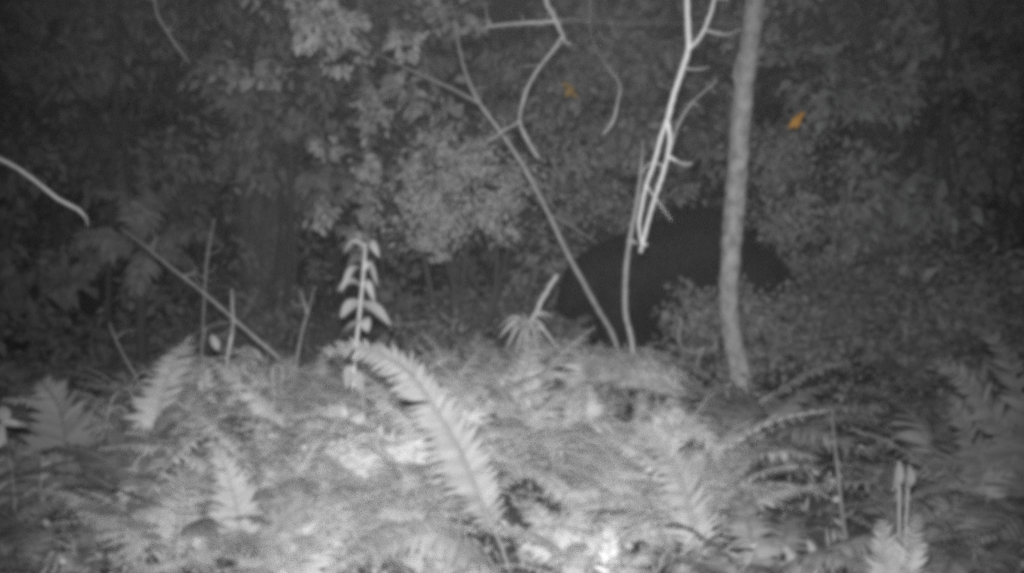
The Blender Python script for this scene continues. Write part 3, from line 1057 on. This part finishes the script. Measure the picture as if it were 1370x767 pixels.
hero('spreading_fern', 'pale fern with fronds fanning between pair-leaved plant and rosette plant', hb7,
     [([P(560, 660, d), P(590, 600, d), P(620, 560, d), P(665, 540, d)], PX(44, d), 44, .17, (0, -1, .5), .1), ([P(550, 660, d), P(560, 590, d), P(590, 530, d), P(620, 505, d)], PX(40, d), 44, .17, (.1, -1, .3), .1),
      ([P(540, 670, d), P(480, 620, d), P(430, 600, d), P(385, 610, d)], PX(44, d), 44, .17, (0, -1, .6), .15), ([P(545, 650, d), P(500, 590, d), P(450, 555, d), P(420, 550, d)], PX(42, d), 44, .17, (0, -1, .6), .15)], M['fern'])
# broad-leaved herb with pale upright leaves near the stalk
d = 2.9
for lab, bx_, by_, lvs in (('small herb with two pale upright leaves between dry stalk and reaching fern', 1206, 740, ((1203, 618, 1193, 660), (1217, 624, 1210, 658))),
                           ('small herb with thick pale leaves at the foot of the dry stalk', 1085, 810, ((1092, 762, 1080, 722), (1075, 790, 1062, 748), (1080, 800, 1050, 765), (1060, 780, 1052, 730)))):
    o = onground(P(bx_, by_, d))
    root = empty('broad_herb', o)
    tag(root, lab, 'herb')
    for a, b_, c, e in lvs:
        MB().tube([o, (o + P(a, b_, d)) / 2 + Vector((0, 0, .01)), P(a, b_, d)], [.004, .003, .003], origin=o).build('stalk', M['bark_mid'], root)
        bent_leaf(P(a, b_, d), P(c, e, d), 0.0, PX(7, d), o, M['leaf_dim'], root, yoff=-.02, nrm=(.3, -1, .3))

# small weeds through the bank
def weed(loc, h, seed, mat, label, group):
    r = np.random.default_rng(seed)
    root = empty('weed', loc, float(r.random() * 6.28))
    tag(root, label, 'weed', group)
    top_ = Vector((float(r.normal() * .05), float(r.normal() * .05), h))
    m = MB()
    m.tube([Vector((0, 0, 0)), Vector((top_.x * .3, top_.y * .3, h * .5)), top_], [.002, .002, .001], n=8, sides=5)
    m.build('stem', M['bark_mid'], root)
    nn = int(r.integers(10, 20))
    t_ = .3 + .7 * r.random(nn)
    L_ = .03
    pos = np.array([[top_.x * a, top_.y * a, h * a] for a in t_])
    ang = r.random(nn) * 6.28
    x_ = np.stack([np.cos(ang), np.sin(ang), .1 + .4 * r.normal(size=nn)], axis=1)
    L = .035 + .05 * r.random(nn)
    v_, f_ = leaf_cloud(pos, x_, np.tile([[0, -.2, 1.]], (nn, 1)) + r.normal(size=(nn, 3)) * .3, L, L * .5, True)
    link_mesh('foliage', v_, f_, mat, root)


for i in range(46):
    y_ = rf.uniform(3.3, 5.2)
    px = rf.uniform(-20, 1000)
    if y_ > 4.7 and 690 < px < 960:
        continue
    x_ = (px - 685) / F * y_
    zt = P(px, 530 + 120 * rf.random(), y_).z
    g = gz(x_, y_)
    weed((x_, y_, g - .01), min(max(zt - g, .12), .5), 2000 + i, M['leaf'], 'small leafy weed sprouting ' + near_mark(x_, y_), 'weeds ' + near_mark(x_, y_))

for i in range(30):
    y_ = rf.uniform(3.0, 4.6)
    px = rf.uniform(120, 980)
    if y_ > 4.0 and px > 690:
        continue
    x_ = (px - 685) / F * y_
    g = gz(x_, y_)
    q0 = Vector((x_, y_, g - .02))
    hh = rf.uniform(.14, .3)
    sx = rf.choice((-1, 1)) * rf.uniform(.04, .16)
    w_ = near_mark(x_, y_)
    stem_thing('dry_tendril', 'thin pale arching dry tendril rising ' + w_, 'tendril', q0,
               [('stem', [q0, q0 + Vector((sx * .15, -.02, hh * .6)), q0 + Vector((sx * .6, -.05, hh)), q0 + Vector((sx * 1.3, -.08, hh * .92)), q0 + Vector((sx * 1.7, -.1, hh * rf.uniform(.45, .8)))], [.003, .003, .0025, .002])],
               M['bark'], 'dry tendrils ' + w_, sides=5)

# ------------------------------------------------------------------ tree fern at the left
d = 7.2
tb = onground(P(190, 470, d), .05)
root = empty('tree_fern', tb)
tag(root, 'dim tree fern with broad fronds spreading from one crown in dark foliage', 'tree fern')
MB().tube([tb, P(188, 400, d), P(190, 330, d)], [.04, .035, .03], origin=tb, sides=9, bump=.15).build('trunk', M['bark_dark'], root)
for i, (pts, pl) in enumerate((([(230, 315), (265, 312), (298, 328)], 36), ([(150, 318), (110, 318), (94, 345)], 34), ([(205, 285), (225, 255), (252, 238)], 34), ([(178, 285), (160, 262), (125, 258)], 34),
                               ([(192, 345), (185, 370), (178, 400)], 40), ([(225, 335), (250, 350), (262, 372)], 26), ([(150, 335), (128, 350), (112, 385)], 26), ([(192, 270), (194, 235), (185, 200)], 30))):
    frond([P(190, 330, d)] + [P(a, b_, d - .12 * (j + 1)) for j, (a, b_) in enumerate(pts)], PX(pl * .8, d), 26, .2, (.1 + .4 * math.sin(i * 2.1), -1, .5 + .3 * math.cos(i * 1.7)), .3, seed=i + 50, origin=tb, rr=.006, bare=.1).build('frond', M['leaf_dim'], root)

# ------------------------------------------------------------------ shrubs and trees behind
def shrub(name, label, cat, base, clumps, mat, seed, group=None, hi=False, ratio=.5, barkm=None, stemr=.014, trunk=None):
    """clumps: (centre, radii, n, leaf length)"""
    r = np.random.default_rng(seed)
    rr_ = random.Random(seed)
    root = empty(name, base)
    tag(root, label, cat, group)
    b_ = Vector(base)
    m = MB()
    if trunk:
        top_ = Vector(trunk[0])
        m.tube([b_, b_.lerp(top_, .5) + Vector((rr_.uniform(-.08, .08), 0, 0)), top_], [trunk[1], trunk[1] * .9, trunk[1] * .6], n=14, sides=10, bump=.05, origin=b_)
    for c, rad, nn, L in clumps:
        c = Vector(c)
        st = b_ if not trunk else b_.lerp(Vector(trunk[0]), rr_.uniform(.45, .98))
        mid = st.lerp(c, .5) + Vector((rr_.uniform(-.1, .1), rr_.uniform(-.1, .1), rr_.uniform(0, .12)))
        m.tube([st, mid, c, c + Vector((rr_.uniform(-.5, .5) * rad[0], 0, rad[2] * .6))], [stemr, stemr * .75, stemr * .5, stemr * .2], n=12, sides=5, origin=b_, seed=seed)
    m.build('trunk' if trunk else 'stem', barkm or M['bark_dark'], root)
    v_, f_ = merge([clump_leaves(r, c, rad, nn, L, ratio, hi) for c, rad, nn, L in clumps])
    link_mesh('crown', v_ - np.array(b_), f_, mat, root)
    return root


def pc(px, py, d, rx, ry, n, ls, dep=.35):
    return (P(px, py, d), (PX(rx, d), dep, PX(ry, d)), n, PX(ls, d))


d = 6.0
shrub('leafy_shrub', 'pale small-leaved shrub behind the leaning dead stem, brightest of the shrubs', 'shrub', onground(P(615, 480, d)),
      [pc(600, 265, d, 60, 55, 1150, 9), pc(640, 230, d, 50, 48, 800, 9), pc(560, 305, d + .1, 52, 36, 600, 9), pc(665, 290, d, 40, 42, 500, 9), pc(545, 240, d + .2, 42, 45, 420, 9), pc(610, 190, d + .2, 60, 40, 560, 9), pc(595, 340, d, 34, 18, 140, 9), pc(700, 235, d + .3, 40, 50, 300, 9)],
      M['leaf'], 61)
d = 7.5
shrub('leafy_shrub', 'grey small-leaved shrub rising behind the shoulder of the black animal', 'shrub', onground(P(800, 440, d)),
      [pc(780, 260, d, 65, 44, 500, 11), pc(840, 250, d, 45, 50, 400, 11), pc(735, 340, d, 55, 60, 520, 11), pc(720, 410, d, 60, 45, 360, 11), pc(760, 200, d, 60, 45, 260, 14), pc(850, 175, d + .1, 60, 50, 240, 14), pc(905, 245, d, 40, 36, 200, 13), pc(730, 120, d + .3, 60, 60, 220, 14), pc(830, 90, d + .3, 80, 60, 300, 14)],
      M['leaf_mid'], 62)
shrub('leafy_shrub', 'dim shrub behind the rump of the black animal beyond the slim tree', 'shrub', onground(P(1080, 440, d)),
      [pc(1055, 260, d, 55, 60, 700, 11), pc(1095, 335, d, 60, 50, 640, 11), pc(1020, 300, d, 40, 50, 300, 11), pc(1030, 210, d + .2, 50, 50, 260, 13), pc(1130, 230, d + .3, 60, 60, 300, 13), pc(1070, 165, d + .1, 40, 30, 120, 13)],
      M['leaf_mid'], 63)
d = 6.05
shrub('low_bush', 'low grey bush hiding the belly and hind legs of the black animal', 'bush', onground(P(960, 520, d)),
      [pc(925, 418, d, 50, 36, 520, 11, .15), pc(985, 422, d - .05, 50, 42, 520, 11, .15), pc(1048, 420, d, 50, 38, 520, 11, .15), pc(905, 470, d - .1, 40, 45, 330, 12, .15), pc(960, 490, d - .1, 60, 40, 380, 12, .15), pc(1040, 490, d - .1, 60, 44, 400, 12, .15), pc(1100, 470, d, 55, 50, 330, 12, .2)],
      M['leaf_dim'], 64)
shrub('low_bush', 'small dim bush before the lowered head of the black animal', 'bush', onground(P(745, 470, 6.1)),
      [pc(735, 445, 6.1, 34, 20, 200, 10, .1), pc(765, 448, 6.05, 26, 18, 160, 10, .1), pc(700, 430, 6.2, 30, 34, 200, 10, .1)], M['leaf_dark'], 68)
# curly tendril in the bush
q0 = onground(P(925, 530, 5.7))
stem_thing('curled_tendril', 'thin curled tendril standing in front of the low bush beside the slim tree', 'tendril', q0,
           [('stem', [q0, P(935, 480, 5.7), P(942, 465, 5.7), P(930, 472, 5.7), P(912, 465, 5.7), P(908, 445, 5.7), P(912, 430, 5.7), P(905, 424, 5.7)], [.004] * 8)], M['bark'])
d = 5.9
shrub('low_bush', 'dim low bush spreading at the foot of the slim pale tree', 'bush', onground(P(1060, 640, 4.6)),
      [pc(1010, 575, 4.9, 55, 32, 520, 10, .25), pc(1085, 560, 5.0, 60, 36, 520, 10, .25), pc(1010, 640, 4.4, 55, 40, 460, 11, .25), pc(1075, 640, 4.4, 50, 45, 360, 11, .25), pc(1150, 540, 5.2, 50, 40, 260, 10, .25)], M['leaf_dim'], 65)
shrub('low_bush', 'loose grey bush on the slope beyond the reaching fern', 'bush', onground(P(1250, 500, 6.6)),
      [pc(1180, 420, 6.8, 60, 45, 320, 12), pc(1250, 380, 6.9, 70, 40, 380, 13), pc(1340, 370, 6.9, 60, 45, 330, 13), pc(1290, 450, 6.4, 70, 50, 380, 12), pc(1360, 440, 6.2, 60, 60, 300, 12), pc(1190, 360, 7.0, 60, 30, 220, 12)], M['leaf_dim'], 66)
shrub('low_bush', 'loose grey bush between the rosette plant and the pair-leaved plant', 'bush', onground(P(575, 520, 5.6)),
      [pc(545, 440, 5.7, 45, 30, 200, 11, .2), pc(600, 450, 5.7, 45, 30, 200, 11, .2), pc(640, 460, 5.6, 40, 30, 160, 11, .2)], M['leaf_dim'], 67)

r8 = random.Random(41)
BM = MARKS + [('the broad smooth trunk', P(355, 470, 9.0)), ('the slender dark tree', P(488, 470, 6.6)), ('the pale shrub', P(615, 480, 6.0)), ('the black animal', P(900, 460, 7.3))]
for i in range(44):
    if i < 15:
        px, y_ = r8.uniform(-40, 470), r8.uniform(6.8, 9.0)
    elif i < 22:
        px, y_ = r8.uniform(470, 720), r8.uniform(6.6, 8.0)
    else:
        px, y_ = r8.uniform(1010, 1420), r8.uniform(3.9, 7.6)
        if px < 1210 and y_ < 6.2:
            y_ = r8.uniform(6.3, 7.6)
    x_ = (px - 685) / F * y_
    g = gz(x_, y_)
    hh = r8.uniform(.3, .62) if y_ > 5 else r8.uniform(.16, .34)
    cl = [((x_ + r8.uniform(-.3, .3), y_ + r8.uniform(-.15, .15), g + hh * r8.uniform(.35, .95)), (.2, .18, .15), 130, .045 + .03 * r8.random()) for _ in range(7)]
    nm, q_ = min(BM, key=lambda m_: (m_[1].x - x_) ** 2 + (m_[1].y - y_) ** 2)
    rel = 'beside' if abs(q_.y - y_) < abs(q_.x - x_) else ('before' if y_ < q_.y else 'behind')
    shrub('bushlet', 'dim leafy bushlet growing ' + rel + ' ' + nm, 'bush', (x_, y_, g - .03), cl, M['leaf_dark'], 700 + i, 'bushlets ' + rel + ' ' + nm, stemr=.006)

# big smooth trunk far behind
d = 9.5
tbk = onground(P(355, 470, d), .1)
shrub('broad_tree', 'broad smooth grey tree trunk standing far back beside the slender dark tree', 'tree', tbk,
      [(P(355 + a, -150 + b_, d), (1.1, 1.1, .7), 700, .11) for a, b_ in ((-200, 0), (0, -60), (200, 10), (60, 70), (-90, 80))] +
      [(P(a, b_, 9.05), (.28, .16, .34), 150, .085) for a, b_ in ((325, 180), (385, 250), (330, 320), (395, 370), (350, 90), (345, 420))], M['leaf_dim'], 71, trunk=(P(350, -200, d), .26), stemr=.04, barkm=M['bark_dim'])

# foliage wall: shrubs and young trees up the slope
r6 = random.Random(17)
TM = [('the bright bare bough', 40), ('the tree fern', 190), ('the broad smooth trunk', 355), ('the slender dark tree', 490), ('the pale shrub', 620), ('the broken branch', 735),
      ('the hanging strands', 890), ('the slim tree', 990), ('the vivid orange leaf', 1080), ('the dry stalk and dim bushes', 1170), ('the grey bush on the slope', 1280), ('the reaching fern', 1400)]
k = 0
for row, (d, npx, step) in enumerate(((8.6, 8, 190), (10.2, 8, 190), (12.2, 9, 170))):
    for i in range(npx):
        px = -30 + i * step + r6.uniform(-40, 40) + (row % 2) * 80
        dd_ = d + r6.uniform(-.5, .5)
        base = onground(P(px, 430, dd_), .05)
        which = 0 if px < 560 else (1 if px < 1010 else 2)
        cl = []
        for j in range(11):
            cx = px + r6.uniform(-120, 120)
            cy = r6.uniform(-60, 430)
            if row == 0 and 640 < cx < 1120 and cy > 250:
                cy = r6.uniform(-40, 240)
            cl.append((P(cx, cy, dd_ + r6.uniform(-.4, .4)), (PX(62, dd_), .4, PX(48, dd_)), 190, .085 + .06 * r6.random()))
        bx_ = (px - 685) / F * dd_
        nm = min(TM, key=lambda m_: abs(m_[1] - px))[0]
        lab = ('dark leafy understorey tree behind ', 'dim young tree further up the slope behind ', 'far shadowy tree deep in the forest behind ')[row] + nm
        shrub('understorey_tree', lab, 'tree', base, cl, M['leaf_green'] if which == 2 else M['leaf_dim'], 300 + k, ('near', 'middle', 'far')[row] + ' trees behind ' + nm,
              trunk=(P(px + r6.uniform(-30, 30), -40, dd_), .028), stemr=.016)
        k += 1

# ------------------------------------------------------------------ two orange leaves caught in the shrubs
def orange(px, py, d, items, label, mat):
    o = P(px, py, d)
    root = empty('orange_leaf', o)
    tag(root, label, 'leaf')
    for i, (x0, y0, x1, y1, w) in enumerate(items):
        bent_leaf(P(x0, y0, d), P(x1, y1, d - .02), .008, PX(w, d), o, mat, root, name='blade', yoff=-.01, nrm=(.2, -1, .3))
    MB().tube([P(items[0][0], items[0][1], d), P(items[0][0] + 4, items[0][1] - 14, d + .08), P(items[0][0] + 8, items[0][1] - 24, d + .3)], [.002, .002, .001], origin=o).build('stalk', M['bark_dim'], root)


orange(1065, 163, 6.6, ((1073, 155, 1055, 172, 4.5), (1069, 160, 1064, 173, 3), (1068, 158, 1077, 151, 2.5)), 'small vivid orange leaf caught in dark foliage beside the slim tree', M['leaf_orange'])
orange(762, 122, 7.2, ((768, 116, 756, 130, 5), (762, 116, 752, 114, 3), (766, 124, 770, 132, 3)), 'small dull orange leaf caught in grey foliage beneath the broken branch', M['leaf_ochre'])

# ------------------------------------------------------------------ damp night air
HAZE = 0.0011
bm = bmesh.new()
bmesh.ops.create_cube(bm, size=1.0, matrix=Matrix.Translation((0, 14, 4)) @ Matrix.Diagonal((52, 46, 12, 1)))
me = bpy.data.meshes.new('haze')
bm.to_mesh(me)
bm.free()
hm = bpy.data.materials.new('haze')
hm.use_nodes = True
hn = hm.node_tree
hn.nodes.clear()
pv = hn.nodes.new('ShaderNodeVolumePrincipled')
pv.inputs['Color'].default_value = (.9, .9, .9, 1)
pv.inputs['Density'].default_value = HAZE
ho = hn.nodes.new('ShaderNodeOutputMaterial')
hn.links.new(pv.outputs[0], ho.inputs['Volume'])
me.materials.append(hm)
tag(link('haze', me), 'thin damp night air filling the forest', 'haze', None, 'stuff')
